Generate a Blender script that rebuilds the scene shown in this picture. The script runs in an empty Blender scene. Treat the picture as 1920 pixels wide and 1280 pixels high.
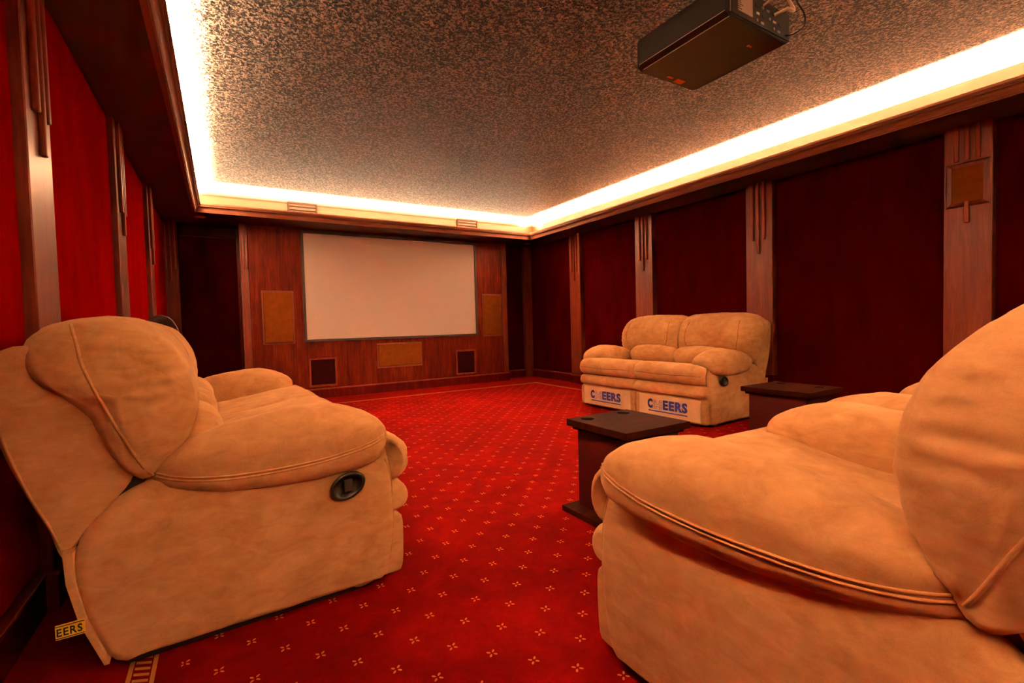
import bpy, bmesh, math, random
from mathutils import Vector, Matrix, noise
from mathutils.bvhtree import BVHTree
C = bpy.context.scene.collection
scene = bpy.context.scene
PI = math.pi
random.seed(7)

# ------------------------------------------------------------------ camera
yaw, pitch, roll, FPX = .5463, -.0357, -.0265, 891.6
F = Vector((math.sin(yaw)*math.cos(pitch), math.cos(yaw)*math.cos(pitch), math.sin(pitch)))
R0 = Vector((math.cos(yaw), -math.sin(yaw), 0)); U0 = R0.cross(F)
Rv = R0*math.cos(roll)+U0*math.sin(roll); Uv = -R0*math.sin(roll)+U0*math.cos(roll)
cd = bpy.data.cameras.new('camera'); cam = bpy.data.objects.new('camera', cd); C.objects.link(cam)
cd.sensor_width = 36; cd.lens = FPX*36/1920; cd.clip_start = .02; cd.clip_end = 60
M = Matrix((Rv, Uv, -F)).transposed().to_4x4(); M.translation = Vector((0, 0, 1.02)); cam.matrix_world = M
scene.camera = cam

# ------------------------------------------------------------------ world, light, exposure
w = bpy.data.worlds.new('world'); scene.world = w; w.use_nodes = True
w.node_tree.nodes['Background'].inputs[0].default_value = (1, .5, .25, 1)
w.node_tree.nodes['Background'].inputs[1].default_value = 0.0
vs = scene.view_settings
vs.view_transform = 'Standard'; vs.look = 'None'; vs.exposure = 0.0; vs.gamma = 1; vs.use_curve_mapping = False
cy = scene.cycles
cy.max_bounces = 10; cy.diffuse_bounces = 7; cy.glossy_bounces = 4; cy.use_denoising = True
cy.sample_clamp_indirect = 60; cy.caustics_reflective = False; cy.caustics_refractive = False
try: cy.denoiser = 'OPENIMAGEDENOISE'
except Exception: pass

# room numbers
XL, XR, YF, YB, YR = -.63, 5.174, 7.509, 7.80, -2.9      # walls: left, right, screen panel, back, rear
HS, HC = 2.5, 2.82                                      # soffit, ceiling
OX0, OX1, OY0, OY1 = -.225, 4.68, -2.45, 6.97            # soffit opening
KX0, KX1, KY0, KY1 = -.47, 4.90, -2.7, 7.25              # cove walls

COVE = (1.0, .74, .45)
def area(name, x, y, z, sx, sy, power, col=COVE, rot=(PI, 0, 0), spread=None):
    l = bpy.data.lights.new(name, 'AREA'); l.shape = 'RECTANGLE'; l.size = sx; l.size_y = sy; l.energy = power; l.color = col
    if spread: l.spread = spread
    o = bpy.data.objects.new(name, l); C.objects.link(o); o.location = (x, y, z); o.rotation_euler = rot; return o
ZL = HC-.185
for WPM, z, sprd, off in ((660.0, ZL, math.radians(113), .0), (42.0, ZL, PI, .0)):
    area('cove_light', OX0-.035-off, (OY0+OY1)/2, z, .05, OY1-OY0+.3, WPM*(OY1-OY0), spread=sprd)
    area('cove_light', OX1+.035+off, (OY0+OY1)/2, z, .05, OY1-OY0+.3, (WPM if WPM > 100 else 5)*(OY1-OY0), spread=sprd)
    area('cove_light', (OX0+OX1)/2, OY1+.035+off, z, OX1-OX0+.3, .05, WPM*(OX1-OX0), spread=sprd)
    area('cove_light', (OX0+OX1)/2, OY0-.035-off, z, OX1-OX0+.3, .05, WPM*(OX1-OX0), spread=sprd)

# ------------------------------------------------------------------ node helpers
def mat(name):
    m = bpy.data.materials.new(name); m.use_nodes = True
    nt = m.node_tree; b = nt.nodes['Principled BSDF']; return m, nt, b
class E:
    nt = None
    def __init__(s, v): s.v = v
    @staticmethod
    def op(o, *a):
        n = E.nt.nodes.new('ShaderNodeMath'); n.operation = o
        for i, x in enumerate(a):
            if isinstance(x, E): E.nt.links.new(x.v, n.inputs[i])
            else: n.inputs[i].default_value = x
        return E(n.outputs[0])
    def __add__(s, o): return E.op('ADD', s, o)
    def __sub__(s, o): return E.op('SUBTRACT', s, o)
    def __mul__(s, o): return E.op('MULTIPLY', s, o)
    def __truediv__(s, o): return E.op('DIVIDE', s, o)
    def lt(s, o): return E.op('LESS_THAN', s, o)
    def gt(s, o): return E.op('GREATER_THAN', s, o)
    def abs(s): return E.op('ABSOLUTE', s)
    def frac(s): return E.op('FRACT', s)
    def mx(s, o): return E.op('MAXIMUM', s, o)
def coords(nt, kind='Object'):
    return nt.nodes.new('ShaderNodeTexCoord').outputs[kind]
def mapping(nt, vec, scale=(1, 1, 1), rot=(0, 0, 0)):
    n = nt.nodes.new('ShaderNodeMapping'); nt.links.new(vec, n.inputs[0]); n.inputs['Scale'].default_value = scale; n.inputs['Rotation'].default_value = rot; return n.outputs[0]
def noise_t(nt, vec, scale, detail=3, rough=.5, dist=0):
    n = nt.nodes.new('ShaderNodeTexNoise'); nt.links.new(vec, n.inputs['Vector']); n.inputs['Scale'].default_value = scale
    n.inputs['Detail'].default_value = detail; n.inputs['Roughness'].default_value = rough; n.inputs['Distortion'].default_value = dist; return n.outputs[0]
def ramp(nt, fac, stops):
    n = nt.nodes.new('ShaderNodeValToRGB'); nt.links.new(fac, n.inputs[0]); e = n.color_ramp.elements
    while len(e) > 1: e.remove(e[-1])
    e[0].position, e[0].color = stops[0][0], (*stops[0][1], 1)
    for p, c in stops[1:]:
        q = e.new(p); q.color = (*c, 1)
    return n.outputs[0]
def bump(nt, b, h, strength=.3, dist=.01, prev=None):
    n = nt.nodes.new('ShaderNodeBump'); n.inputs['Strength'].default_value = strength; n.inputs['Distance'].default_value = dist
    nt.links.new(h, n.inputs['Height'])
    if prev: nt.links.new(prev, n.inputs['Normal'])
    if b: nt.links.new(n.outputs[0], b.inputs['Normal'])
    return n.outputs[0]
def mixc(nt, fac, a, b):
    n = nt.nodes.new('ShaderNodeMix'); n.data_type = 'RGBA'
    if hasattr(fac, 'links') or not isinstance(fac, (int, float)): nt.links.new(fac, n.inputs[0])
    else: n.inputs[0].default_value = fac
    for i, x in ((6, a), (7, b)):
        if isinstance(x, tuple): n.inputs[i].default_value = (*x, 1)
        else: nt.links.new(x, n.inputs[i])
    return n.outputs[2]

def plain(name, col, rough=.6, metal=0, spec=.5, nscale=0, nstr=.1):
    m, nt, b = mat(name)
    b.inputs['Base Color'].default_value = (*col, 1); b.inputs['Roughness'].default_value = rough; b.inputs['Metallic'].default_value = metal
    b.inputs['Specular IOR Level'].default_value = spec
    if nscale:
        n = noise_t(nt, coords(nt), nscale, 4); bump(nt, b, n, nstr, .004)
        c = ramp(nt, n, [(.3, tuple(v*.85 for v in col)), (.7, tuple(min(1, v*1.12) for v in col))]); nt.links.new(c, b.inputs['Base Color'])
    return m
def suede(name, dark, mid, light):
    m, nt, b = mat(name); v = coords(nt)
    n1 = noise_t(nt, v, 3.6, 6, .6, .5); n2 = noise_t(nt, mapping(nt, v, (1, 1, 2.2), (.4, .3, .8)), 11, 5, .62, .8)
    f = E.nt = nt
    s = E(n1)*.6+E(n2)*.4
    c = ramp(nt, s.v, [(.36, dark), (.5, mid), (.64, light)])
    fine = noise_t(nt, v, 420, 2)
    c2 = mixc(nt, .12, c, ramp(nt, fine, [(.35, dark), (.65, light)]))
    nt.links.new(c2, b.inputs['Base Color'])
    b.inputs['Roughness'].default_value = .92; b.inputs['Specular IOR Level'].default_value = .15
    b.inputs['Sheen Weight'].default_value = .35; b.inputs['Sheen Roughness'].default_value = .4; b.inputs['Sheen Tint'].default_value = (1, .72, .45, 1)
    # soft folds and a fine nap
    n4 = noise_t(nt, mapping(nt, v, (1, 1.6, 1), (.2, .5, .3)), 8, 3, .5, .9)
    p = bump(nt, None, n4, .18, .025)
    bump(nt, b, fine, .25, .001, p)
    return m
WOODS = {}
def wood(name, dark, mid, light, rough=.34, axis='z', scale=1.0, coat=.0, spec=.28):
    m, nt, b = mat(name); v = coords(nt)
    sc = {'z': (16, 16, 1.1), 'x': (1.1, 16, 16), 'y': (16, 1.1, 16)}[axis]
    g = noise_t(nt, mapping(nt, v, tuple(q*scale for q in sc)), 1.6, 8, .62, 1.0)
    big = noise_t(nt, mapping(nt, v, (1, 1, .45)), 3.2, 4, .55, .6)
    fine = noise_t(nt, mapping(nt, v, tuple(q*scale*7 for q in sc)), 1.5, 3, .6)
    E.nt = nt
    s = E(g)*.5+E(big)*.35+E(fine)*.15
    c = ramp(nt, s.v, [(.34, dark), (.5, mid), (.66, light)])
    nt.links.new(c, b.inputs['Base Color']); b.inputs['Roughness'].default_value = rough
    b.inputs['Specular IOR Level'].default_value = spec
    if coat: b.inputs['Coat Weight'].default_value = coat; b.inputs['Coat Roughness'].default_value = .33
    bump(nt, b, fine, .05, .001)
    return m
def fabric(name, dark, light, sheen=.5, tint=(1, .2, .1)):
    m, nt, b = mat(name); v = coords(nt)
    n = noise_t(nt, mapping(nt, v, (1, 1, .35)), 5, 5, .6); f = noise_t(nt, v, 350, 2)
    nt.links.new(ramp(nt, n, [(.3, dark), (.7, light)]), b.inputs['Base Color'])
    b.inputs['Roughness'].default_value = .95; b.inputs['Specular IOR Level'].default_value = .0
    b.inputs['Sheen Weight'].default_value = sheen; b.inputs['Sheen Roughness'].default_value = .35; b.inputs['Sheen Tint'].default_value = (*tint, 1)
    bump(nt, b, f, .3, .001)
    return m

SUEDE = suede('suede', (.38, .195, .075), (.53, .305, .135), (.67, .42, .205))
SUEDE_B = plain('suede_board', (.80, .62, .36), .55, nscale=6, nstr=.02)
SEAM_SHADE = plain('seam_shade_brown', (.22, .095, .035), .9, spec=.05)  # darkened suede for front seams, the seam shadow put into the colour
WOOD = wood('cherry_wood', (.075, .009, .002), (.165, .021, .0045), (.26, .044, .009), .42, coat=.38)
WOOD_F = wood('cherry_trim', (.12, .014, .004), (.24, .032, .008), (.34, .06, .015))
WOOD_D = wood('mahogany_panel', (.035, .0015, .0008), (.075, .003, .0012), (.13, .008, .003), spec=.12)
WOOD_P = wood('veneer_panel', (.040, .0025, .0006), (.105, .0085, .0014), (.21, .027, .004), .42, spec=.09)
WOOD_T = wood('table_wood', (.009, .0022, .001), (.02, .0045, .002), (.036, .008, .004), .42, 'x', spec=.03)
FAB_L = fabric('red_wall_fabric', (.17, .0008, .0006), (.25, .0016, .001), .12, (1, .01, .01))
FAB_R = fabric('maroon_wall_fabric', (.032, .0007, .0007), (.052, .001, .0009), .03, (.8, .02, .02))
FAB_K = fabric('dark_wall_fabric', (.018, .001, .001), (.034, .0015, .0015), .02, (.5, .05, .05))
SOFFIT = plain('soffit_paint', (.075, .03, .022), .6, nscale=3, nstr=.03)
WOOD_T.node_tree.nodes['Principled BSDF'].inputs['IOR'].default_value = 1.22; WOOD_T.node_tree.nodes['Principled BSDF'].inputs['Roughness'].default_value = .55
CROWN = plain('crown_paint', (.28, .12, .075), .5, spec=.3)
COVEP = plain('cove_paint', (.060, .030, .012), .6, spec=.25)
BLACKP = plain('black_plastic', (.012, .009, .008), .28, spec=.35)
GREYP = plain('dark_grey_plastic', (.018, .015, .014), .45, spec=.3)
CREAMP = plain('cream_plastic', (.75, .68, .58), .5)
FRAMEB = plain('screen_frame_black', (.02, .011, .008), .5)
GRILLE = plain('brown_grille_cloth', (.17, .046, .007), .9, spec=.03, nscale=14, nstr=.1)
SUBC = plain('black_grille_cloth', (.022, .003, .004), .9, spec=.03, nscale=20, nstr=.1)
VENTB = plain('vent_brown', (.018, .007, .004), .7, spec=.1)
VENTS = plain('vent_slat_tan', (.05, .025, .015), .6, spec=.1)
BLUE = plain('blue_print', (.010, .018, .30), .6)
YELLOW = plain('yellow_tag', (1, .72, .05), .6)
BLACKI = plain('black_ink', (.01, .008, .006), .7)
LABELW = plain('label_grey', (.55, .46, .42), .6)
METAL = plain('steel', (.5, .45, .42), .3, 1)
ORANGE = plain('orange_sticker', (.85, .20, .03), .6)
LEATHER = plain('dark_brown_leather', (.035, .010, .006), .35, nscale=30, nstr=.15)
LAMPG = plain('lamp_glass', (.75, .30, .10), .4)

def screen_mat():
    m, nt, b = mat('screen_cloth'); b.inputs['Base Color'].default_value = (.80, .78, .80, 1); b.inputs['Roughness'].default_value = .8
    b.inputs['Specular IOR Level'].default_value = .2 ; return m
SCREEN = screen_mat()

def ceiling_mat():
    m, nt, b = mat('textured_metallic_ceiling'); v = coords(nt); E.nt = nt
    g = noise_t(nt, v, 58, 3, .55, .3); g2 = noise_t(nt, v, 130, 2, .5)
    h = E(g)*.65+E(g2)*.35
    c = ramp(nt, h.v, [(.455, (.005, .0022, .0014)), (.505, (.075, .040, .026)), (.56, (.40, .265, .19))])
    nt.links.new(c, b.inputs['Base Color']); b.inputs['Metallic'].default_value = .15
    b.inputs['Roughness'].default_value = .42
    bump(nt, b, h.v, 1.0, .02)
    return m
CEIL = ceiling_mat()

def carpet_mat():
    m, nt, b = mat('red_carpet'); E.nt = nt
    pos = nt.nodes.new('ShaderNodeNewGeometry').outputs['Position']
    sp = nt.nodes.new('ShaderNodeSeparateXYZ'); nt.links.new(pos, sp.inputs[0]); x, y = E(sp.outputs[0]), E(sp.outputs[1])
    def motif(ox, oy):
        a = (((x-ox)/.1815).frac()-.5)*.1815; c = (((y-oy)/.1945).frac()-.5)*.1945
        a, c = a.abs(), c.abs()
        s = (a+c)*.7071; q = (a-c)*.7071
        s = (s-.0115)/.0068; q = q/.0036
        return (s*s+q*q).lt(1.0)
    mm = motif(.494+.1815/2, 1.28+.1945/2).mx(motif(.494, 1.28))
    X0, X1, Y1 = -.25, 4.62, 6.84
    inside = x.gt(X0+.10)*x.lt(X1-.10)*y.lt(Y1-.10)
    mm = mm*inside
    # border stripe: two gold lines with slanted rungs between them
    def stripe(d, along):
        d = d.abs(); band = d.lt(.036); line = band*d.gt(.024)
        rung = ((along/.03).frac()).lt(.45)*d.lt(.02)
        return line.mx(rung)
    sx0 = stripe(x-X0, y+x*.5)*y.lt(Y1+.03); sx1 = stripe(x-X1, y+x*.5)*y.lt(Y1+.03)
    sy = stripe(y-Y1, x+y*.5)*x.gt(X0-.03)*x.lt(X1+.03)
    st = sx0.mx(sx1).mx(sy)
    n1 = noise_t(nt, pos, 2.2, 5, .6, 1.2); n2 = noise_t(nt, pos, 12, 4, .6, .8); nf = noise_t(nt, pos, 500, 2)
    s = E(n1)*.55+E(n2)*.25+E(nf)*.2
    red = ramp(nt, s.v, [(.34, (.070, .0004, .0003)), (.5, (.125, .0008, .0006)), (.65, (.20, .0022, .0013))])
    gold = mixc(nt, (mm*.9).v, red, (.42, .17, .04)); gold = mixc(nt, (st*.85).v, gold, (.42, .20, .05))
    nt.links.new(gold, b.inputs['Base Color']); b.inputs['Roughness'].default_value = .95; b.inputs['Specular IOR Level'].default_value = .1
    b.inputs['Sheen Weight'].default_value = .12; b.inputs['Sheen Tint'].default_value = (1, .05, .02, 1); b.inputs['Specular IOR Level'].default_value = .02
    p = bump(nt, None, n2, .15, .01); bump(nt, b, nf, .5, .002, p)
    return m
CARPET = carpet_mat()

# ------------------------------------------------------------------ object helpers
def tag(o, label=None, cat=None, group=None, kind=None):
    if label: o['label'] = label
    if cat: o['category'] = cat
    if group: o['group'] = group
    if kind: o['kind'] = kind
    return o
def empty(name, loc=(0, 0, 0), rz=0):
    o = bpy.data.objects.new(name, None); C.objects.link(o); o.location = loc; o.rotation_euler = (0, 0, rz); o.empty_display_size = .1; return o
def obj(name, bm, m, parent=None, smooth=False):
    me = bpy.data.meshes.new(name)
    if isinstance(bm, bmesh.types.BMesh):
        bmesh.ops.recalc_face_normals(bm, faces=bm.faces); bm.to_mesh(me); bm.free()
    else: me.from_pydata(*bm)
    me.materials.append(m)
    if smooth:
        for p in me.polygons: p.use_smooth = True
    o = bpy.data.objects.new(name, me); C.objects.link(o)
    if parent: o.parent = parent
    return o
def box(bm, x0, x1, y0, y1, z0, z1, bev=0, seg=2):
    r = bmesh.ops.create_cube(bm, size=1.0)
    for v in r['verts']: v.co = Vector((x0+(v.co.x+.5)*(x1-x0), y0+(v.co.y+.5)*(y1-y0), z0+(v.co.z+.5)*(z1-z0)))
    if bev:
        es = list({e for v in r['verts'] for e in v.link_edges})
        bmesh.ops.bevel(bm, geom=es, offset=bev, segments=seg, affect='EDGES', profile=.6)
    return bm
def nb(*a, **k): return box(bmesh.new(), *a, **k)
def cyl(bm, p, r, h, axis='z', seg=24, r2=None):
    rr = bmesh.ops.create_cone(bm, cap_ends=True, segments=seg, radius1=r, radius2=r if r2 is None else r2, depth=h)
    m = {'z': Matrix(), 'x': Matrix.Rotation(PI/2, 4, 'Y'), 'y': Matrix.Rotation(-PI/2, 4, 'X')}[axis]
    for v in rr['verts']: v.co = m @ v.co + Vector(p)
    return bm
def tube(pts, r, seg=8, closed=False):
    pts = [Vector(p) for p in pts]; n = len(pts); vs_, fs = [], []
    up = None
    for i, p in enumerate(pts):
        t = (pts[(i+1) % n if closed else min(i+1, n-1)]-pts[(i-1) % n if closed else max(i-1, 0)]).normalized()
        if up is None: up = Vector((0, 0, 1)) if abs(t.z) < .9 else Vector((1, 0, 0))
        a = t.cross(up).normalized(); b_ = a.cross(t).normalized(); up = b_
        for k in range(seg):
            an = 2*PI*k/seg; vs_.append(p+a*math.cos(an)*r+b_*math.sin(an)*r)
    m = n if closed else n-1
    for i in range(m):
        for k in range(seg):
            a0, a1 = i*seg+k, i*seg+(k+1) % seg; j = (i+1) % n
            fs.append((a0, a1, j*seg+(k+1) % seg, j*seg+k))
    if not closed: fs += [tuple(range(seg))[::-1], tuple((n-1)*seg+k for k in range(seg))]
    return ([tuple(v) for v in vs_], [], fs)
def spline(P, n, closed=False):
    P = [Vector(p) for p in P]; m = len(P); out = []
    segs = m if closed else m-1
    for i in range(segs):
        g = (lambda k: P[k % m]) if closed else (lambda k: P[max(0, min(m-1, k))])
        p0, p1, p2, p3 = g(i-1), g(i), g(i+1), g(i+2)
        for k in range(10):
            t = k/10; out.append(.5*((2*p1)+(p2-p0)*t+(2*p0-5*p1+4*p2-p3)*t*t+(3*p1-p0-3*p2+p3)*t**3))
    out.append(out[0].copy() if closed else P[-1])
    L = [0]
    for a, b_ in zip(out, out[1:]): L.append(L[-1]+(b_-a).length)
    res = []; j = 0; N = n if closed else n-1
    for i in range(n):
        s = L[-1]*i/N
        while j < len(L)-2 and L[j+1] < s: j += 1
        t = (s-L[j])/max(1e-9, L[j+1]-L[j]); res.append(out[j].lerp(out[j+1], t))
    return res
def grid_mesh(rows, close_u=True, cap=True):
    n = len(rows[0]); V = [tuple(p) for r in rows for p in r]; Fc = []
    for j in range(len(rows)-1):
        for i in range(n if close_u else n-1):
            Fc.append((j*n+i, j*n+(i+1) % n, (j+1)*n+(i+1) % n, (j+1)*n+i))
    if cap and close_u:
        for j, fl in ((0, True), (len(rows)-1, False)):
            c = len(V); V.append(tuple(sum((Vector(p) for p in rows[j]), Vector())/n))
            for i in range(n):
                t = (j*n+i, j*n+(i+1) % n, c); Fc.append(t[::-1] if fl else t)
    return V, Fc
def fbm(p, s): return noise.noise(p*s)+.5*noise.noise(p*s*2.1+Vector((3, 1, 7)))
def pillow(name, prof, x0, x1, m, parent, r=.08, bulge=.02, crown=.0, nu=72, nt_=44, amp=.004, xmap=None, post=None, seed=0, rl=None, pucker=0.0):
    """soft cushion: the side outline prof (points (y, z)) carried from x0 to x1 with rounded ends"""
    P = spline([(0, a, b_) for a, b_ in prof], nu, True); c = sum(P, Vector())/len(P)
    Wd = x1-x0; rows = []
    st = []
    K = 9
    for k in range(5): q = k/5; st.append((0 if True else 0, 'cap', .12+.88*q))
    for k in range(K): st.append((r*(1-math.cos(PI/2*k/K)), 'rim', 1))
    for k in range(nt_+1): st.append((r+(Wd/2-r)*2*k/nt_, 'mid', 1))
    full = st+[(Wd-a, kd, q) for a, kd, q in reversed(st[:5+K])]
    for a, kd, q in full:
        e = min(a, Wd-a); ins = r*(1-math.sqrt(max(0, 1-(1-min(e, r)/r)**2)))
        tt = (a-Wd/2)/(Wd/2)
        row = []
        for i, p in enumerate(P):
            d = p-c; L = d.length
            s = 1-ins/(L+ins*1.1)
            pt = c+d*s*(q if kd == 'cap' else 1)
            xx = a
            if kd == 'cap': xx = a-(bulge*(1-q*q))*(1 if tt < 0 else -1)
            if crown: pt = c+(pt-c)*(1+crown*(1-tt*tt))
            if pucker and kd != 'cap':
                near = math.exp(-max(0, e-r*.5)/.05)
                pt = c+(pt-c)*(1+pucker*near*math.sin(i*2*PI/nu*17+seed)*(.5+.5*noise.noise(Vector((i*.3, seed, 0)))))
            X = x0+xx
            if xmap: X = xmap(X, pt.y, pt.z)
            v = Vector((X, pt.y, pt.z)); 
            if post: v = post(v, tt)
            dd = Vector((0, d.y, d.z)).normalized()
            v += dd*amp*((q-.12) if kd == 'cap' else 1)*(fbm(v+Vector((seed*3.1, 0, 0)), 7)+.35*fbm(v+Vector((seed, 5, 0)), 22))
            row.append(v)
        rows.append(row)
    V, Fc = grid_mesh(rows)
    return obj(name, (V, [], Fc), m, parent, True)
def bvh_of(o): return BVHTree.FromPolygons([v.co.copy() for v in o.data.vertices], [tuple(p.vertices) for p in o.data.polygons])
def seam(o, pts, direction, r=.0035, name='piping', n=56, lift=.3, far=3.0, groove=.004, gw=.014, m=None):
    """welt laid on the surface of o: pts are dropped onto it along direction, the cloth dips beside it"""
    t = bvh_of(o); D = Vector(direction).normalized(); out = []; nn = []
    for p in spline(pts, n):
        hit, nrm, _, _ = t.ray_cast(p-D*far, D)
        if hit is not None: out.append(hit); nn.append(nrm if nrm.dot(D) < 0 else -nrm)
    if len(out) < 4: return None
    for _ in range(3):
        out = [out[0]]+[(out[i-1]+out[i]*2+out[i+1])/4 for i in range(1, len(out)-1)]+[out[-1]]
        nn = [nn[0]]+[(nn[i-1]+nn[i]*2+nn[i+1]).normalized() for i in range(1, len(nn)-1)]+[nn[-1]]
    if groove:
        from mathutils.kdtree import KDTree
        kd = KDTree(len(out))
        for i, p in enumerate(out): kd.insert(p, i)
        kd.balance()
        for v in o.data.vertices:
            p, i, d = kd.find(v.co)
            if d < gw*2.5: v.co -= nn[i]*groove*math.exp(-(d/gw)**2)
    out = [p-q*(groove*.75-r*lift) for p, q in zip(out, nn)]
    return obj(name, tube(out, r, 6), m or SUEDE, o, True)

# ------------------------------------------------------------------ the setting
obj('floor', nb(XL-.3, XR+.3, YR-.3, YB+.3, -.1, 0), CARPET)['kind'] = 'structure'
wl = obj('wall_left', nb(XL-.2, XL, YR, YB+.2, 0, HC+.2), WOOD_D); wl['kind'] = 'structure'
wr = obj('wall_right', nb(XR, XR+.2, YR, YB+.2, 0, HC+.2), WOOD_D); wr['kind'] = 'structure'
wb = obj('wall_rear', nb(XL-.2, XR+.2, YR-.2, YR, 0, HC+.2), WOOD_D); wb['kind'] = 'structure'
wf = obj('wall_front', nb(XL-.2, XR+.2, YB, YB+.2, 0, HC+.2), WOOD_D); wf['kind'] = 'structure'

def pilaster(wall, y0, y1, side, ribs=True, plinth=False, short=False):
    """side +1: stands on the left wall and faces +x; -1: on the right wall and faces -x"""
    base = XL if side > 0 else XR; th = .055 if side > 0 else .095
    f = base+side*th
    p = obj('pilaster', nb(min(base, f), max(base, f), y0, y1, 0, HS, bev=.004, seg=1), WOOD, wall)
    ym = (y0+y1)/2
    for k in (-1, 0, 1):
        z0 = 2.22 if short else (1.72 if k == 0 else 1.87)
        obj('rib', nb(min(f-.001*side, f+.022*side), max(f-.001*side, f+.022*side), ym+k*.064-.014, ym+k*.064+.014, z0, HS-.002, bev=.008, seg=3), WOOD_F, p)
    if short: obj('rib', nb(min(f, f+.022*side), max(f, f+.022*side), ym-.014, ym+.014, 1.73, 1.90, bev=.008, seg=3), WOOD_F, p)
    if plinth: obj('plinth', nb(min(base, f+.012*side), max(base, f+.012*side), y0-.008, y1+.008, 0, .40, bev=.004, seg=1), WOOD_D, p)
    return p
LP = [(-2.86, -2.57), (-1.14, -.85), (.62, .92), (2.40, 2.69), (4.18, 4.475), (5.86, 6.15)]
RP = [(-2.2, -1.9), (-.49, -.19), (1.215, 1.503), (2.925, 3.222), (4.594, 4.909), (6.142, 6.417)]
for y0, y1 in LP: pilaster(wl, y0, y1, 1)
for y0, y1 in RP: pilaster(wr, y0, y1, -1, plinth=(1 < y0 < 5), short=(1 < y0 < 2))
def panels(wall, spans, x, side, m):
    for a, b_ in spans:
        f = x+side*.022
        obj('fabric_panel', nb(min(x, f), max(x, f), a+.012, b_-.012, .17, HS-.01, bev=.008, seg=2), m, wall)
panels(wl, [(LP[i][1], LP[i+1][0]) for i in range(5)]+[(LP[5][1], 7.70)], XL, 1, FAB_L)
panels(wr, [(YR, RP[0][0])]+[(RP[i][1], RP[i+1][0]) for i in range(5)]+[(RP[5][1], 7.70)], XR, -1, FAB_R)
# corner pilasters and the dark bays beside the screen wall
for x0, x1 in ((XL+.001, -.465), (5.0, XR-.001)):
    p = obj('pilaster', nb(x0, x1, 7.70, YB, 0, HS, bev=.004, seg=1), WOOD, wf)
    xm = (x0+x1)/2
    for k in (-1, 0, 1):
        obj('rib', nb(xm+k*.05-.011, xm+k*.05+.011, 7.678, 7.701, 1.72 if k == 0 else 1.87, HS-.002, bev=.007, seg=3), WOOD_F, p)
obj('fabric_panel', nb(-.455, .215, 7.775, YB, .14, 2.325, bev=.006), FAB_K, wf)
obj('header_board', nb(-.46, .22, 7.765, YB, 2.335, HS-.002, bev=.004), plain('dark_header', (.025, .003, .002), .6, spec=.06), wf)
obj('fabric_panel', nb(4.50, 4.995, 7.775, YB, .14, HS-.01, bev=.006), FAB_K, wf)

# screen panelling standing proud of the front wall
sp = empty('wood_panelling', (0, 0, 0)); sp['kind'] = 'structure'; sp.name = 'trim_1'
xs = [.245, .345, .87, 1.60, 2.35, 3.10, 3.86, 4.37, 4.475]
for i, (a, b_) in enumerate(zip(xs, xs[1:])):
    e = i in (0, 7)
    obj('wood_panel', nb(a+.0012, b_-.0012, YF-(.012 if e else 0), YB-.001, 0, HS-.001, bev=.0015, seg=1), WOOD if e else WOOD_P, sp)
for xm, sgn in ((.295, 1), (4.42, -1)):
    for k in (-1, 0, 1):
        obj('rib', nb(xm+k*.036-.010, xm+k*.036+.010, YF-.034, YF-.011, 1.72 if k == -sgn else 1.87, HS-.003, bev=.007, seg=3), WOOD_F, sp)
obj('top_rail', nb(.345, 4.37, YF-.014, YF, HS-.035, HS-.002, bev=.003), WOOD, sp)

# skirting
def skirting(name, segs):
    first = None
    for i, (x0, x1, y0, y1, ax) in enumerate(segs):
        bm = nb(x0, x1, y0, y1, 0, .128, bev=.003)
        o = obj('baseboard' if first else name, bm, WOOD_D, first); first = first or o; o2 = o
        cap = obj('bead', nb(x0-.005 if ax == 'y' else x0, x1+.005 if ax == 'y' else x1, y0-.005 if ax == 'x' else y0, y1+.005 if ax == 'x' else y1, .128, .145, bev=.006, seg=3), WOOD_F, first)  # bead in lighter wood, its bright highlight put into the colour
    first['kind'] = 'structure'
def side_segs(base, side, ps, th):
    out = []; prev = YR
    for a, b_ in ps:
        out.append((*sorted((base, base+side*.034)), prev, a-.012, 'y'))
        out.append((*sorted((base, base+side*(th+.014))), a-.012, b_+.012, 'y')); prev = b_+.012
    out.append((*sorted((base, base+side*.034)), prev, 7.69, 'y')); return out
skirting('baseboard_left', side_segs(XL, 1, LP, .055))
skirting('baseboard_right', side_segs(XR, -1, RP, .095))
skirting('baseboard_front', [(.235, 4.485, YF-.03, YF+.02, 'x'), (-.46, .235, 7.74, 7.776, 'x'), (4.485, 4.995, 7.74, 7.776, 'x')])

# ceiling, soffit, crown moulding, cove
ce = obj('ceiling', nb(XL-.2, XR+.2, YR-.2, YB+.2, HC, HC+.1), CEIL); ce['kind'] = 'structure'
sf = empty('trim_2'); sf['kind'] = 'structure'
def ring(name, ax0, ax1, ay0, ay1, bx0, bx1, by0, by1, z0, z1, m, parent):
    bm = bmesh.new()
    for q in ((bx0, ax0, by0, by1), (ax1, bx1, by0, by1), (ax0, ax1, by0, ay0), (ax0, ax1, ay1, by1)): box(bm, *q, z0, z1)
    return obj(name, bm, m, parent)
ring('soffit', OX0, OX1, OY0, OY1, XL, XR, YR, YB, HS, HS+.03, SOFFIT, sf)
for q in ((XL-.01, KX0, YR, YB), (KX1, XR+.01, YR, YB), (KX0, KX1, YR, KY0), (KX0, KX1, KY1, YB)):
    obj('cove_wall', nb(*q, HS+.03, HC), COVEP, sf)
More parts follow.
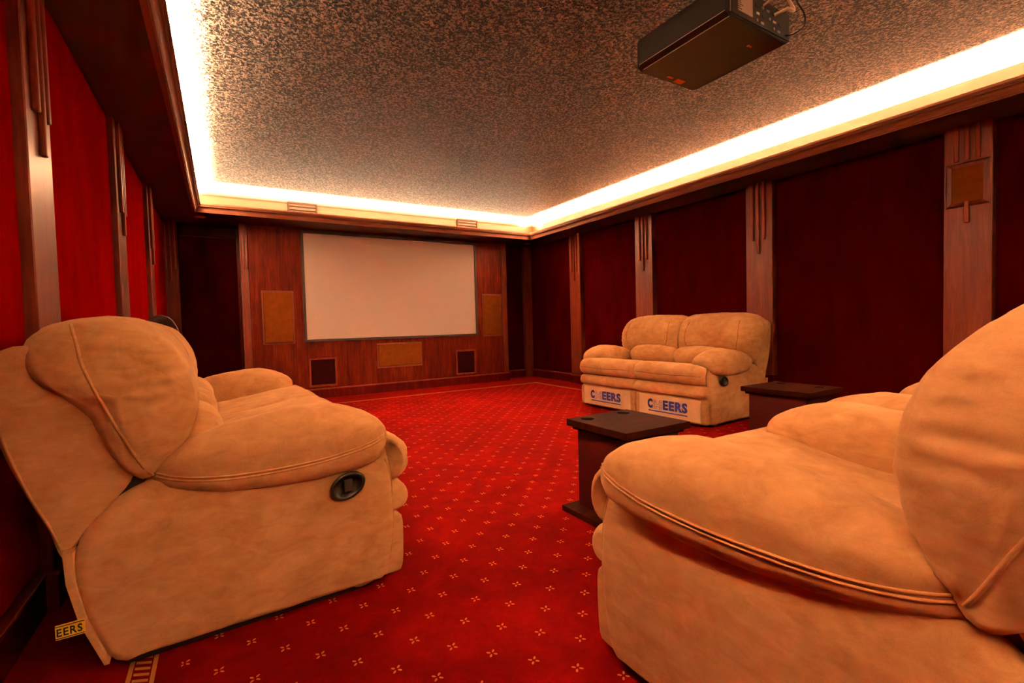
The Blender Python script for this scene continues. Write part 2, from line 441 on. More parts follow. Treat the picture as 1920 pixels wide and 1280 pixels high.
def molding(name, profile, x0, x1, y0, y1, m, parent):
    """profile (inset, z) swept round the rectangle"""
    V, Fc = [], []
    n = len(profile)
    for sx, sy in ((0, 0), (1, 0), (1, 1), (0, 1)):
        for d, z in profile:
            V.append((x0+d if sx == 0 else x1-d, y0+d if sy == 0 else y1-d, z))
    for k in range(4):
        for i in range(n):
            a, b_ = k*n+i, k*n+(i+1) % n; c, d = ((k+1) % 4)*n+(i+1) % n, ((k+1) % 4)*n+i
            Fc.append((a, b_, c, d))
    o = obj(name, (V, [], Fc), m, parent); bm = bmesh.new(); bm.from_mesh(o.data); bmesh.ops.recalc_face_normals(bm, faces=bm.faces); bm.to_mesh(o.data); bm.free(); return o
crown = [(-.03, 2.499), (-.004, 2.499), (-.004, 2.490), (.004, 2.490), (.004, 2.502), (.010, 2.502), (.012, 2.512)]
for k in range(7):
    t = k/6; crown.append((.012+.030*(1-math.cos(t*PI/2)), 2.512+.038*math.sin(t*PI/2)))
crown += [(.048, 2.553), (.048, 2.562), (.054, 2.562), (.054, 2.571), (.062, 2.573), (.062, 2.592), (.040, 2.592), (.03, 2.55), (-.03, 2.53)]
mo = molding('crown_moulding', crown, OX0, OX1, OY0, OY1, CROWN, sf)
cm = [(0, HC-.001), (0, HC-.052), (.008, HC-.052), (.012, HC-.044), (.016, HC-.044), (.030, HC-.018), (.036, HC-.018), (.036, HC-.001)]
molding('cove_bead', cm, KX0, KX1, KY0, KY1, COVEP, sf)
molding('cove_line', [(.036, HC-.001), (.036, HC-.010), (.042, HC-.010), (.042, HC-.001)], KX0, KX1, KY0, KY1, CROWN, sf)

# ------------------------------------------------------------------ things on the walls
def framed(name, x0, x1, z0, z1, y, fw, fd, mf, mg, label, cat, group=None, gin=.004):
    t = empty(name, ((x0+x1)/2, y, z0)); tag(t, label, cat, group)
    w_, h = (x1-x0)/2, z1-z0
    for a, b_, c, d in ((-w_, w_, h-fw, h), (-w_, w_, 0, fw), (-w_, -w_+fw, fw, h-fw), (w_-fw, w_, fw, h-fw)):
        obj('frame_bar', nb(a, b_, -fd, 0, c, d, bev=min(.004, fw*.3)), mf, t)
    return t, w_, h
t, w_, h = framed('projection_screen', 1.02, 3.855, .843, 2.462, YF, .035, .03, FRAMEB, SCREEN, 'wide white projection screen in a thin black frame on the wood wall', 'screen')
obj('screen_cloth', nb(-w_+.034, w_-.034, -.014, 0, .034, h-.034), SCREEN, t)
def wall_speaker(x0, x1, z0, z1, label):
    t, w_, h = framed('wall_speaker', x0, x1, z0, z1, YF, .016, .010, WOOD, GRILLE, label, 'speaker', 'brown cloth speakers set in the screen wall')
    # bevelled border pressed into the cloth
    V = [(-w_+.014, -.004, .014), (w_-.014, -.004, .014), (w_-.014, -.004, h-.014), (-w_+.014, -.004, h-.014), (-w_+.03, -.012, .03), (w_-.03, -.012, .03), (w_-.03, -.012, h-.03), (-w_+.03, -.012, h-.03)]
    obj('grille', (V, [], [(0, 1, 5, 4), (1, 2, 6, 5), (2, 3, 7, 6), (3, 0, 4, 7), (4, 5, 6, 7)]), GRILLE, t)
wall_speaker(.485, .895, .825, 1.585, 'tall brown cloth wall speaker left of the projection screen')
wall_speaker(3.97, 4.36, .825, 1.575, 'tall brown cloth wall speaker right of the projection screen')
wall_speaker(2.07, 2.81, .385, .775, 'wide brown cloth centre speaker below the projection screen')
for x0, x1, lab in ((1.065, 1.455, 'square black speaker opening low on the wood wall behind the long sofa'), (3.42, 3.80, 'square black speaker opening low on the wood wall nearest the loveseat')):
    t, w_, h = framed('subwoofer_grille', x0, x1, .175, .60, YF, .026, .02, WOOD_F, SUBC, lab, 'speaker', 'square black speaker openings')
    obj('grille', nb(-w_+.02, w_-.02, -.003, 0, .02, h-.02), SUBC, t)
# surround speaker on the near right pilaster
t = empty('surround_speaker', (XR-.095, 1.36, 1.86)); tag(t, 'square brown speaker plate on the near right pilaster', 'speaker')
V = []
for d, xo in ((0, 0), (.012, -.014), (.036, -.006), (.040, -.006)):
    V += [(xo, -.131+d, d), (xo, .131-d, d), (xo, .131-d, .350-d), (xo, -.131+d, .350-d)]
Fq = [(k*4+i, k*4+(i+1) % 4, k*4+4+(i+1) % 4, k*4+4+i) for k in range(3) for i in range(4)]
obj('border', (V, [], Fq), WOOD, t)
obj('grille', nb(-.010, 0, -.093, .093, .038, .312), GRILLE, t)

# vents on the front cove wall
for i, (x0, x1) in enumerate(((.84, 1.22), (3.39, 3.77))):
    t = empty('cove_vent', ((x0+x1)/2, KY1, HS+.10)); tag(t, 'small wood framed air vent on the lit cove, ' + ('above the left half of the screen' if i == 0 else 'above the right edge of the screen'), 'vent', 'cove air vents')
    w_ = (x1-x0)/2; h = .19
    for a, b_, c, d in ((-w_, w_, h-.022, h), (-w_, w_, 0, .022), (-w_, -w_+.022, .022, h-.022), (w_-.022, w_, .022, h-.022)):
        obj('frame_bar', nb(a, b_, -.035, 0, c, d, bev=.003), VENTB, t)
    obj('backing', nb(-w_+.02, w_-.02, -.004, 0, .02, h-.02), VENTB, t)
    for k in range(3):
        bm = nb(-w_+.022, w_-.022, -.022, -.016, .045+k*.048, .075+k*.048)
        obj('slat', bm, VENTS, t)
# downlights
for x, y, lab in ((-.186, 7.30, 'small round recessed downlight over the dark bay left of the screen'), (4.86, 7.38, 'small round recessed downlight over the corner right of the screen')):
    t = empty('downlight', (x, y, HS)); tag(t, lab, 'ceiling light', 'recessed soffit downlights')
    bm = bmesh.new(); N = 28
    pr_ = [(.048, 0), (.050, -.004), (.062, -.005), (.066, 0)]
    V = [(r_*math.cos(2*PI*k/N), r_*math.sin(2*PI*k/N), z) for r_, z in pr_ for k in range(N)]
    Fq = [(j*N+k, j*N+(k+1) % N, (j+1)*N+(k+1) % N, (j+1)*N+k) for j in range(3) for k in range(N)]
    bm.free(); obj('trim_ring', (V, [], Fq), LAMPG, t, True)
    obj('lens', cyl(bmesh.new(), (0, 0, -.001), .049, .003, seg=28), LAMPG, t)

# added fill lamps, out of view, to brighten the foreground seating
FILL_GLOW, nt_l, b_l = mat('fill_lamp_glow'); b_l.inputs['Base Color'].default_value = (.8, .7, .5, 1)
b_l.inputs['Emission Color'].default_value = (1, .60, .27, 1); b_l.inputs['Emission Strength'].default_value = 6
for x, y, lab in ((1.3, -.45, 'added round fill lamp, out of view behind the near recliner'), (2.4, -.70, 'added round fill lamp, out of view behind the recliners')):
    t = empty('fill_lamp', (x, y, HC)); tag(t, lab, 'fill lamp', 'added round fill lamps out of view')
    obj('fill_lamp_base', cyl(bmesh.new(), (0, 0, -.015), .22, .03, seg=40), CROWN, t)
    N = 40; pr2 = [(.205, -.029), (.20, -.05), (.17, -.075), (.11, -.092), (.04, -.098), (.0, -.099)]
    V = [(r_*math.cos(2*PI*k/N), r_*math.sin(2*PI*k/N), z) for r_, z in pr2 for k in range(N)]
    Fq = [(j*N+k, j*N+(k+1) % N, (j+1)*N+(k+1) % N, (j+1)*N+k) for j in range(len(pr2)-1) for k in range(N)]
    obj('fill_lamp_shade', (V, [], Fq), FILL_GLOW, t, True)

# ------------------------------------------------------------------ sofas
def lerp(a, b_, t): return a+(b_-a)*t
def sstep(a, b_, x):
    t = max(0, min(1, (x-a)/(b_-a))); return t*t*(3-2*t)
def interp(T, d):
    if d <= T[0][0]: return T[0][1:]
    for a, b_ in zip(T, T[1:]):
        if d <= b_[0]:
            t = (d-a[0])/(b_[0]-a[0]); return tuple(lerp(p, q, t) for p, q in zip(a[1:], b_[1:]))
    return T[-1][1:]
SIDE = [(.01, .035), (-.045, .19), (-.066, .31), (-.058, .40), (-.02, .47), (.05, .533), (.14, .565), (.30, .58), (.55, .59), (.78, .585), (.865, .55), (.885, .45), (.895, .30), (.885, .15), (.855, .04), (.80, .028), (.5, .028), (.1, .03)]
# arm pad: depth, top z, bottom z, half width
PAD = [(.115, .578, .555, .02), (.13, .612, .535, .055), (.17, .640, .520, .085), (.24, .672, .500, .108), (.32, .698, .482, .122), (.44, .722, .470, .132), (.56, .736, .468, .140), (.66, .738, .472, .146), (.75, .716, .484, .148), (.81, .690, .502, .142), (.85, .662, .530, .122), (.872, .634, .568, .075), (.878, .622, .590, .02)]
def arm_pad(parent, xc, out, sd, tail=0.0, low=1.0):
    """out = -1 / +1: which local x side faces outwards"""
    rows = []; n = 40
    ds = [.115+.763*(.5-.5*math.cos(PI*k/46)) for k in range(47)]
    for d in ds:
        zt, zb, hw = interp(PAD, d); zc = (zt+zb)/2; hh = (zt-zb)/2; row = []
        for k in range(n):
            a = 2*PI*k/n; ca, sa = math.cos(a), math.sin(a)
            # fuller on top, a flatter underside
            px = math.copysign(abs(ca)**(.82 if sa > 0 else .5), ca)*hw; pz = math.copysign(abs(sa)**(.88 if sa > 0 else .5), sa)*hh
            v = Vector((xc+px*out, d, zc+pz))
            nrm = Vector((ca*out, 0, sa)); pk = math.exp(-abs(sa+.15)/.25)*(.5+.5*noise.noise(Vector((d*9, sd, 0))))
            v += nrm*(.005*fbm(v+Vector((sd, 0, 0)), 6)+.0018*pk*math.sin(d*95+sd))
            row.append(v)
        rows.append(row)
    TM = lambda d: d-tail*(1-sstep(.1, .6, d))
    for row in rows:
        for v in row:
            v.y = TM(v.y)
            if v.z > .54: v.z = .54+(v.z-.54)*low
    V, Fc = grid_mesh(rows)
    o = obj('arm_pad', (V, [], Fc), SUEDE, parent, True)
    for dz, gr in ((0, .0045), (-.011, .001)):
        seam(o, [(xc+out*.4, TM(a), b_+dz) for a, b_ in ((.135, .582), (.18, .569), (.25, .556), (.36, .548), (.5, .549), (.61, .557), (.72, .575), (.80, .594), (.850, .610))], (-out, 0, 0), .0036, groove=gr)
    return o
def side_panel(parent, xa, xb, sd, outer):
    def ps(v, tt):
        k = sstep(.42, .55, v.z)*.022; v.x += k if outer < 0 and tt < 0 else (-k if outer > 0 and tt > 0 else 0); return v
    o = pillow('side_panel', SIDE, xa, xb, SUEDE, parent, r=.035, bulge=.010, nu=96, nt_=6, amp=.004, seed=sd, post=ps)
    X = xa if outer < 0 else xb
    seam(o, [(X, .868, .10), (X, .884, .20), (X, .889, .32), (X, .878, .45), (X, .862, .50)], (-outer, 0, 0), .003, groove=.002)
    return o
BACKP = [(-.158, .995), (-.13, 1.045), (-.055, 1.074), (.05, 1.078), (.135, 1.045), (.20, .97), (.240, .87), (.250, .765), (.218, .655), (.150, .570), (.095, .545), (.035, .62), (-.02, .75), (-.085, .84), (-.145, .92)]
def rot_about(p, ang, o=(.10, .50)):
    y, z = p[0]-o[0], p[1]-o[1]; c, s = math.cos(ang), math.sin(ang)
    return (o[0]+y*c-z*s, o[1]+y*s+z*c)
def make_seating(name, seats, sw, aw, label, cat, loc, rz, group=None, lean=0.0, shift=0.0, lumf=1.0, drop=0.0, tail=0.0, low=1.0, boards=False, handle_side=None, seed=1):
    """local frame: x runs along the seat, y forwards, z up; arm width aw, seat width sw"""
    W_ = seats*sw+2*aw; t = empty(name, loc, rz); tag(t, label, cat, group)
    rl_ = lambda p: (rot_about(p, lean)[0]-shift, rot_about(p, lean)[1])
    L_ = lambda P: [rl_(p) for p in P]
    side_panel(t, .014, aw-.03, seed, -1); side_panel(t, W_-aw+.03, W_-.014, seed+1, 1)
    pl = arm_pad(t, .108, -1, seed+2, tail, low); pr_ = arm_pad(t, W_-.108, 1, seed+3, tail, low)
    # back shell
    shell = L_([(-.225, .93), (-.205, .975), (-.14, .995), (-.03, .95), (.065, .72), (.082, .595), (.032, .515), (-.044, .425), (-.088, .365), (-.104, .400), (-.122, .47), (-.165, .58), (-.21, .74)])
    sh = pillow('back_shell', shell, .05, W_-.05, SUEDE, t, r=.018, bulge=.004, nu=64, nt_=20, amp=.003, seed=seed+4)
    for X, dr in ((.05, (1, 0, 0)), (W_-.05, (-1, 0, 0))):
        seam(sh, [(X, *p) for p in L_([(-.205, .94), (-.212, .86), (-.198, .74), (-.153, .58), (-.112, .47), (-.092, .40)])], dr, .004, groove=.002)
    def prism(nm, poly, xa, xb, m, smooth=False):
        n = len(poly); V = [(xa, *p) for p in poly]+[(xb, *p) for p in poly]
        return obj(nm, (V, [], [tuple(range(n))[::-1], tuple(range(n, 2*n))]+[(i, (i+1) % n, n+(i+1) % n, n+i) for i in range(n)]), m, t, smooth)
    for hx in (.075, W_-.09): prism('recliner_hinge', L_([(-.085, .375), (-.03, .47), (.07, .62)])+[(.12, .575), (.06, .50), (-.01, .40), (-.05, .36)], hx, hx+.015, GREYP)
    # base and rear skirt
    obj('base_frame', nb(aw-.04, W_-aw+.04, -.035, .84, .04, .40, bev=.02), SUEDE, t)
    prism('rear_skirt', [(-.085, .40), (-.081, .31), (-.058, .19), (-.008, .045), (.004, .045), (-.040, .19), (-.062, .31), (-.062, .40)], .012, W_-.012, SUEDE)
    obj('foot_rail', nb(.06, W_-.06, .04, .80, 0, .045, bev=.005), GREYP, t)
    for i in range(seats):
        a, b_ = aw+i*sw, aw+(i+1)*sw
        oa, ob = (.03 if i == 0 else a+.004), (W_-.03 if i == seats-1 else b_-.004)
        ia, ib = (a-.015 if i == 0 else a+.004), (b_+.015 if i == seats-1 else b_-.004)
        def xm(X, y, z, ia=ia, ib=ib, oa=oa, ob=ob):
            k = sstep(.845, .905, y)
            f = (X-ia)/(ib-ia); return lerp(X, oa+f*(ob-oa), k)
        seat = [(.10, .44), (.14, .50), (.26, .52), (.42, .535), (.60, .56), (.76, .588), (.87, .592), (.945, .560), (.978, .505), (.968, .440), (.925, .405), (.86, .400), (.5, .395), (.2, .38)]
        s_ = pillow('seat_cushion', seat, ia, ib, SUEDE, t, r=.055, bulge=.005, crown=.012, nu=84, nt_=34, amp=.005, xmap=xm, seed=seed+10+i, pucker=.006)
        seam(s_, [(lerp(oa, ob, q), .99, .488+.004*math.sin(q*9)) for q in (.03, .2, .4, .6, .8, .97)], (0, -1, 0), .0030, groove=.008, gw=.016, m=SEAM_SHADE)
        # flattened roll below it
        roll_ = [(.70, .40), (.85, .402), (.93, .390), (.962, .350), (.958, .305), (.925, .280), (.85, .272), (.70, .275)]
        pillow('footrest_cushion', roll_, oa, ob, SUEDE, t, r=.045, bulge=.004, nu=56, nt_=26, amp=.004, seed=seed+20+i, pucker=.006)
        fp = [(.72, .27), (.86, .278), (.915, .268), (.932, .24), (.934, .15), (.925, .05), (.905, .030), (.84, .028), (.72, .03)]
        pillow('footrest_panel', fp, oa+.003, ob-.003, SUEDE, t, r=.022, bulge=.003, nu=48, nt_=12, amp=.002, seed=seed+30+i)
        if boards:
            bd = obj('printed_cover', nb(oa+.05, ob-.07, .93, .943, .050, .262, bev=.004), SUEDE_B, t)
            xc = (oa+ob)/2-.01
            logo(bd, xc, .944)
        # lumbar roll
        lum = L_([(a_*lumf, b2_) for a_, b2_ in [(.08, .50), (.20, .49), (.290, .52), (.338, .585), (.335, .655), (.290, .715), (.20, .74), (.09, .70)]])
        def ps(v, tt, i=i):      # arched top
            v.z -= .035*tt*tt*sstep(.55, .75, v.z); v.y -= .02*tt*tt; return v
        lu = pillow('lumbar_cushion', lum, ia-.005, ib+.005, SUEDE, t, r=.07, bulge=.005, nu=56, nt_=30, amp=.006, post=ps, seed=seed+40+i, pucker=.012)
        # head and back cushion
        ba, bb = (.018 if i == 0 else a+.003), (W_-.018 if i == seats-1 else b_-.003)
        el, er = (1 if i == 0 else 0), (1 if i == seats-1 else 0)
        def pb(v, tt, el=el, er=er):
            e = (el if tt < 0 else er); k = abs(tt)**4
            if e: v.x += .0035*math.sin(v.z*125+3*noise.noise(v*6)+seed)*sstep(.75, .97, abs(tt))*sstep(-.12, .02, v.y)
            v.x += 0; v.z -= (.030*e+.018)*k*sstep(.8, 1.05, v.z); v.z += .075*(1-tt*tt)*(1-sstep(.60, .76, v.z)); return v
        BP = [(p[0]-drop*.4*(p[1] < .7), p[1]-drop*(1-sstep(.62, .80, p[1]))) for p in BACKP]
        bc = pillow('back_cushion', L_(BP), ba, bb, SUEDE, t, r=.085, bulge=.028, crown=.03, nu=88, nt_=40, amp=.006, post=pb, seed=seed+50+i, pucker=.010)
        Lr = lambda X, P: [(X, *rl_(p)) for p in P]
        wel = [(-.050, 1.055), (-.030, 1.00), (-.02, .943), (.03, .80), (.075, .69-drop*.5), (.105, .62-drop), (.128, .575-drop)]
        if el: seam(bc, Lr(ba-.2, wel), (1, 0, 0), .0045, n=50)
        if er: seam(bc, Lr(bb+.2, wel), (-1, 0, 0), .0045, n=50)
        for X, s_2 in ((ba+.14, 1), (bb-.14, -1)):
            seam(bc, [(X+.0*s_2, .5, 1.05), (X-.015*s_2, .5, .95), (X-.02*s_2, .5, .85), (X+.01*s_2, .5, .74), (X+.05*s_2, .5, .69)], (0, -1, -.15), .0024, groove=.008, gw=.016, m=SEAM_SHADE)
    # recliner latch cups
    for sx, X in ((-1, -.004), (1, W_+.004)):
        if handle_side is None or sx == handle_side or handle_side == 2:
            hh = empty('h'); bpy.data.objects.remove(hh)
            N = 32; pr2 = [(.056, -.004), (.060, .006), (.054, .013), (.044, .010), (.038, -.004), (.020, -.010)]
            V = []
            for r_, o_ in pr2:
                for k in range(N):
                    an = 2*PI*k/N; yy, zz = r_*1.12*math.cos(an), r_*.82*math.sin(an); c, s = math.cos(.35), math.sin(.35)
                    V.append((X+sx*o_, .705+yy*c-zz*s, .437+yy*s+zz*c))
            Fq = [(j*N+k, j*N+(k+1) % N, (j+1)*N+(k+1) % N, (j+1)*N+k) for j in range(len(pr2)-1) for k in range(N)]
            Fq.append(tuple((len(pr2)-1)*N+k for k in range(N)))
            rc = obj('recliner_latch', (V, [], Fq), BLACKP, t, True)
            xa, xb = sorted((X+sx*.002, X+sx*.010))
            obj('lever', nb(xa, xb, .690, .722, .415, .462, bev=.004), GREYP, rc)
    return t
def text_mesh(name, s, size, m, parent, off=0.0, ext=.0006):
    cu = bpy.data.curves.new(name, 'FONT'); cu.body = s; cu.size = size; cu.extrude = ext; cu.offset = off; cu.space_character = 1.12; cu.resolution_u = 3
    o = bpy.data.objects.new(name, cu); C.objects.link(o); dg = bpy.context.evaluated_depsgraph_get()
    me = bpy.data.meshes.new_from_object(o.evaluated_get(dg)); bpy.data.objects.remove(o)
    return me
def place_text(name, s, h, width, m, parent, mtx, off=0.0):
    me = text_mesh(name, s, 1.0, m, parent, off*1.9)
    xs_ = [v.co.x for v in me.vertices]; ys = [v.co.y for v in me.vertices]
    sx = width/(max(xs_)-min(xs_)); sy = h/(max(ys)-min(ys))
    for v in me.vertices: v.co = mtx @ Vector(((v.co.x-min(xs_))*sx, (v.co.y-min(ys))*sy, v.co.z))
    me.materials.clear(); me.materials.append(m)
    o = bpy.data.objects.new(name, me); C.objects.link(o); o.parent = parent; return o
def logo(bd, xc, y):
    # read from the front (looking along -y): text runs towards -x
    B = lambda x, z: Matrix(((-1, 0, 0, x), (0, 0, 1, y), (0, 1, 0, z), (0, 0, 0, 1)))
    place_text('printed_letter', 'C', .098, .066, BLUE, bd, B(xc+.255, .122), .034)
    place_text('printed_letters', 'EERS', .098, .290, BLUE, bd, B(xc+.060, .122), .026)
    obj('printed_underline', nb(xc-.230, xc+.245, y-.001, y+.0008, .094, .104), BLUE, bd)
    # line drawn emblem between C and EERS: two seats back to back forming an H
    bm = bmesh.new()
    def ln(x0, z0, x1, z1, w_=.0032):
        a = Vector((x0, z0)); b2 = Vector((x1, z1)); d = (b2-a).normalized(); n_ = Vector((-d.y, d.x))*w_/2
        q = [bm.verts.new((p.x, y+.0006, p.y)) for p in (a+n_, b2+n_, b2-n_, a-n_)]; bm.faces.new(q)
    X = xc+.125
    for s in (-1, 1):
        pts = [(s*.048, .215), (s*.020, .205), (s*.020, .180), (s*.008, .172), (0, .170)]
        for p, q in zip(pts, pts[1:]): ln(X+p[0], p[1], X+q[0], q[1])
        pts = [(s*.048, .215), (s*.050, .200), (s*.040, .186), (s*.050, .172), (s*.040, .160), (s*.050, .146), (s*.046, .125), (s*.022, .125), (s*.020, .148), (0, .150)]
        for p, q in zip(pts, pts[1:]): ln(X+p[0], p[1], X+q[0], q[1])
    for z in (.196, .185, .160, .137): ln(X-.044, z, X-.020, z+.004); ln(X+.044, z, X+.020, z+.004)
    obj('printed_emblem', bm, BLUE, bd)

# long sofa by the left wall: near end at y = 1.80
TH = math.radians(2.3); SW, AW = .635, .25; WL = 3*SW+2*AW
nx, ny = -.33, 1.80
ls = make_seating('reclining_sofa', 3, SW, AW, 'long tan suede reclining sofa along the left red wall, black latch on its side', 'sofa', (nx-WL*math.sin(TH), ny+WL*math.cos(TH), 0), -PI/2+TH, handle_side=1, seed=3)
# woven tag stitched into its rear corner seam
tg = obj('fabric_tag', nb(WL-.012, WL-.009, -.108, -.045, .160, .202), YELLOW, ls)
mt = Matrix(((0, 0, 1, WL-.0088), (1, 0, 0, -.105), (0, 1, 0, .169), (0, 0, 0, 1)))
place_text('tag_letters', 'EERS', .023, .055, BLACKI, tg, mt, .01)
for z in (.1625, .197): obj('tag_stripe', nb(WL-.0092, WL-.0085, -.108, -.045, z, z+.0025), BLACKI, tg)

make_seating('reclining_loveseat', 2, .64, .255, 'two-seat tan suede loveseat with blue printed front covers by the right wall', 'loveseat', (4.71, 2.80, 0), PI/2+math.radians(1.5), boards=True, handle_side=-1, seed=11)
labs = ['big tan suede recliner nearest the camera at the lower right', 'tan suede recliner directly behind the nearest recliner, only its arms showing', 'tan suede recliner farthest along the row, mostly hidden, a sliver of arm showing']
for i, x in enumerate((.93, 2.11, 3.28)):
    make_seating('recliner_chair', 1, .56, .25, labs[i], 'recliner', (x, .19, 0), 0, 'recliners in a row facing the screen', lean=math.radians(8), shift=.035, lumf=.72, drop=.04, tail=.08, low=.86, handle_side=1, seed=23+i*7)

# ------------------------------------------------------------------ cup holder tables
def table(x0, x1, y0, y1, label, cups):
    H = .50; cx, cy_ = (x0+x1)/2, (y0+y1)/2; t = empty('cup_holder_table', (cx, cy_, 0)); tag(t, label, 'side table', 'dark wood tables with cup holders')
    a, b_ = (x1-x0)/2, (y1-y0)/2
    o = obj('tabletop', nb(-a, a, -b_, b_, H-.036, H, bev=.003), WOOD_T, t)
    holes = []
    for hx, hy in cups:
        c = obj('cutter', cyl(bmesh.new(), (hx-cx, hy-cy_, H), .037, .06, seg=32), WOOD_T, t); holes.append(c)
        md = o.modifiers.new('h', 'BOOLEAN'); md.object = c; md.solver = 'EXACT'
    dg = bpy.context.evaluated_depsgraph_get(); me = bpy.data.meshes.new_from_object(o.evaluated_get(dg)); o.modifiers.clear(); o.data = me
    for c in holes: bpy.data.objects.remove(c)
    for hx, hy in cups:
        N = 32; pr2 = [(.0368, H+.001), (.0368, H-.034), (.033, H-.0355), (.0, H-.0355)]
        V = [(hx-cx+r_*math.cos(2*PI*k/N), hy-cy_+r_*math.sin(2*PI*k/N), z) for r_, z in pr2 for k in range(N)]
        Fq = [(j*N+k, j*N+(k+1) % N, (j+1)*N+(k+1) % N, (j+1)*N+k) for j in range(3) for k in range(N)]
        obj('cup_holder', (V, [], Fq), BLACKP, o, True)
    obj('top_rail', nb(-a+.022, a-.022, -b_+.022, b_-.022, H-.054, H-.036, bev=.004), WOOD_T, t)
    obj('cabinet', nb(-a+.042, a-.042, -b_+.042, b_-.042, .03, H-.054, bev=.003), plain('table_side_mahogany', (.035, .0015, .0015), .4, spec=.3) if 'table_side_mahogany' not in bpy.data.materials else bpy.data.materials['table_side_mahogany'], t)
    obj('base_plate', nb(-a-.035, a+.035, -b_-.01, b_+.01, 0, .030, bev=.003), WOOD_T, t)
table(1.58, 2.03, 1.60, 2.05, 'dark wood table with two cup holders, in front of the nearest recliner', [(1.665, 1.975), (1.93, 1.975)])
table(3.38, 3.85, 1.70, 2.20, 'reddish dark wood table with cup holders, beside the loveseat', [(3.72, 1.80), (3.76, 2.10)])

# ------------------------------------------------------------------ projector and its cables
px0, px1, py0, py1, pz0, pz1 = 1.935, 2.435, 1.310, 1.845, 2.352, 2.50
pj = empty('ceiling_projector', ((px0+px1)/2, (py0+py1)/2, pz0)); tag(pj, 'black projector hanging upside down from the textured ceiling', 'projector')
a, b_ = (px1-px0)/2, (py1-py0)/2; H = pz1-pz0
sec = [(-a, .018), (-a+.030, .0), (a-.030, 0), (a, .018), (a, H), (-a, H)]
bm = bmesh.new(); rows = []
for y in (-b_, b_-.03, b_):
    k = .94 if y == b_ else 1
    rows.append([bm.verts.new((x*k, y, z)) for x, z in sec])
for r1, r2 in zip(rows, rows[1:]):
    for i in range(6): bm.faces.new((r1[i], r1[(i+1) % 6], r2[(i+1) % 6], r2[i]))
bm.faces.new(rows[0]); bm.faces.new(rows[-1][::-1])
bmesh.ops.bevel(bm, geom=list(bm.edges), offset=.004, segments=2, affect='EDGES')
body = obj('casing', bm, BLACKP, pj)
for X in (-a+.030, a-.030): obj('trim_line', nb(X-.0012, X+.0012, -b_+.006, b_-.03, -.0012, .001), METAL, body)
for X in (-a-.0008, a-.0004): obj('trim_line', nb(X, X+.0012, -b_+.006, b_-.03, .016, .0185), METAL, body)
obj('rear_panel', nb(-a+.035, a-.012, -b_-.006, -b_, .014, H-.01, bev=.002), GREYP, pj)
obj('side_grille', nb(-a+.006, -a+.035, -b_-.004, -b_, .012, H-.01), GREYP, pj)
for k in range(3): obj('vent_rib', nb(-a+.009+k*.009, -a+.013+k*.009, -b_-.009, -b_-.003, .014, H-.012), METAL if k == 1 else BLACKP, pj)
lb = obj('rating_label', nb(-a+.075, -a+.185, -b_-.0075, -b_-.006, .035, .125), LABELW, pj)
random.seed(4)
for k in range(9):
    w_ = random.uniform(.015, .07); z = .043+k*.009
    obj('label_line', nb(-a+.075, -a+.075+w_, -b_-.0082, -b_-.0074, z, z+.003), BLACKI, lb)
xp = -a+.215
for r_ in range(3):
    for c_ in range(5):
        if (r_, c_) in ((0, 2), (2, 4)): continue
        X, Z = xp+c_*.045+.01*(r_ % 2), .03+r_*.034
        if (r_+c_) % 3 == 0: obj('port', cyl(bmesh.new(), (X, -b_-.008, Z), .007, .008, 'y', 14), METAL, pj)
        elif (r_+c_) % 3 == 1: obj('port', nb(X-.012, X+.012, -b_-.009, -b_-.005, Z-.005, Z+.006, bev=.001), CREAMP if r_ == 1 else METAL, pj)
        else: obj('port', nb(X-.009, X+.009, -b_-.009, -b_-.005, Z-.006, Z+.006, bev=.001), BLACKP, pj)
obj('sticker', nb(.020, .085, b_-.055, b_-.018, -.0015, .0005), ORANGE, pj)
obj('sticker', nb(-.050, -.005, b_-.050, b_-.036, -.0012, .0005), ORANGE, pj)
obj('maker_badge', (lambda bm: (cyl(bm, (.07, -b_+.10, -.0005), .008, .002, seg=16), box(bm, .084, .094, -b_+.096, -b_+.104, -.0015, 0), bm)[2])(bmesh.new()), ORANGE, pj)
ln_ = obj('lens', cyl(bmesh.new(), (.05, b_+.012, .08), .045, .05, 'y', 32), GREYP, pj)
obj('lens_glass', cyl(bmesh.new(), (.05, b_+.038, .08), .034, .004, 'y', 28), BLACKP, ln_)
mt_ = obj('mount_plate', nb(-.13, .13, -.13, .13, H, H+.018, bev=.004), METAL, pj)
obj('mount_pole', cyl(bmesh.new(), (0, 0, H+.018+(HC-pz1-.018)/2), .025, HC-pz1-.018), METAL, pj)
obj('mount_flange', cyl(bmesh.new(), (0, 0, HC-pz0-.006), .07, .012), METAL, pj)
obj('mount_arm', (lambda bm: (box(bm, -.20, .20, -.012, .012, H, H+.02), box(bm, -.012, .012, -.22, .22, H, H+.02), bm)[2])(bmesh.new()), METAL, mt_)
X0, Y0, Z0 = (px0+px1)/2, py0, pz0
def cable(name, pts, r, m, label): tag(obj(name, tube(spline(pts, 40), r, 8), m, None, True), label, 'cable')
cable('power_cable', [(X0+.20, Y0-.006, Z0+.03), (X0+.235, Y0-.03, Z0+.035), (X0+.29, Y0-.05, Z0+.08), (X0+.33, Y0-.03, Z0+.16), (X0+.31, Y0, Z0+.25), (X0+.24, Y0-.02, Z0+.38), (X0+.20, Y0-.03, HC)], .0035, GREYP, 'thin black cable looping round the rear corner of the projector')
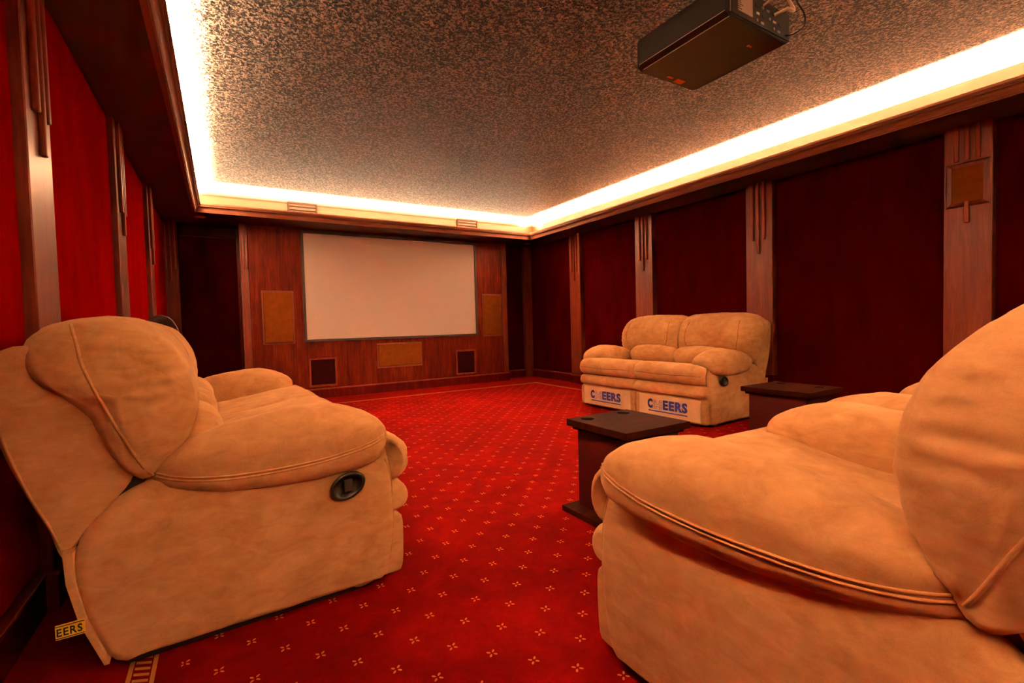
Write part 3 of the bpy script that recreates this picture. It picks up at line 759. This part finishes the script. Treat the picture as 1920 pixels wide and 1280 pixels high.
cable('signal_cable', [(X0+.11, Y0-.006, Z0+.10), (X0+.13, Y0-.06, Z0+.105), (X0+.20, Y0-.05, Z0+.125), (X0+.17, Y0-.04, Z0+.175), (X0+.09, Y0-.03, Z0+.28), (X0+.08, Y0-.03, HC)], .007, CREAMP, 'thick cream cable plugged into the back of the projector')
cable('video_cable', [(X0+.02, Y0-.006, Z0+.115), (X0+.03, Y0-.05, Z0+.135), (X0+.05, Y0-.04, Z0+.19), (X0+.02, Y0-.03, Z0+.30), (X0+.02, Y0-.03, HC)], .005, CREAMP, 'thinner cream cable above the label of the projector')

# ------------------------------------------------------------------ dark chair in the far left corner
ch = empty('side_chair', (-.455, 5.30, 0), 0); tag(ch, 'dark brown chair with a rounded back, peeking out behind the long sofa', 'chair')
def arch(y0, wd, hgt, thk):
    P = [(-wd, .45), (-wd*1.0, .75), (-wd*.96, 1.0), (-wd*.62, hgt-.045), (-wd*.3, hgt-.01), (0, hgt), (wd*.3, hgt-.01), (wd*.62, hgt-.045), (wd*.96, 1.0), (wd*1.0, .75), (wd, .45)]
    S = spline([(x, 0, z) for x, z in P], 40)
    V, Fc = [], []
    for yy in (y0, y0+thk):
        V += [(p.x, yy, p.z) for p in S]
    n = len(S)
    for i in range(n): Fc.append((i, (i+1) % n, n+(i+1) % n, n+i))
    Fc += [tuple(range(n))[::-1], tuple(range(n, 2*n))]
    return (V, [], Fc), S
g, S = arch(-.20, .135, 1.175, .05); bk = obj('backrest', g, LEATHER, ch)
obj('piping', tube([(p.x, -.20, p.z) for p in S], .008), plain('brown_cord', (.12, .05, .035), .5), bk)
g, S = arch(-.14, .125, 1.15, .04); pd = obj('back_pad', g, LEATHER, ch)
obj('piping', tube([(p.x, -.10, p.z) for p in S], .008), bpy.data.materials['brown_cord'], pd)
obj('seat', nb(-.14, .22, -.20, .26, .38, .48, bev=.03, seg=4), LEATHER, ch, True)
for sx in (-1, 1):
    obj('leg', cyl(bmesh.new(), (.04+sx*.13, .20, .19), .016, .38, r2=.024), WOOD, ch); obj('leg', cyl(bmesh.new(), (.04+sx*.13, -.16, .19), .016, .38, r2=.024), WOOD, ch)
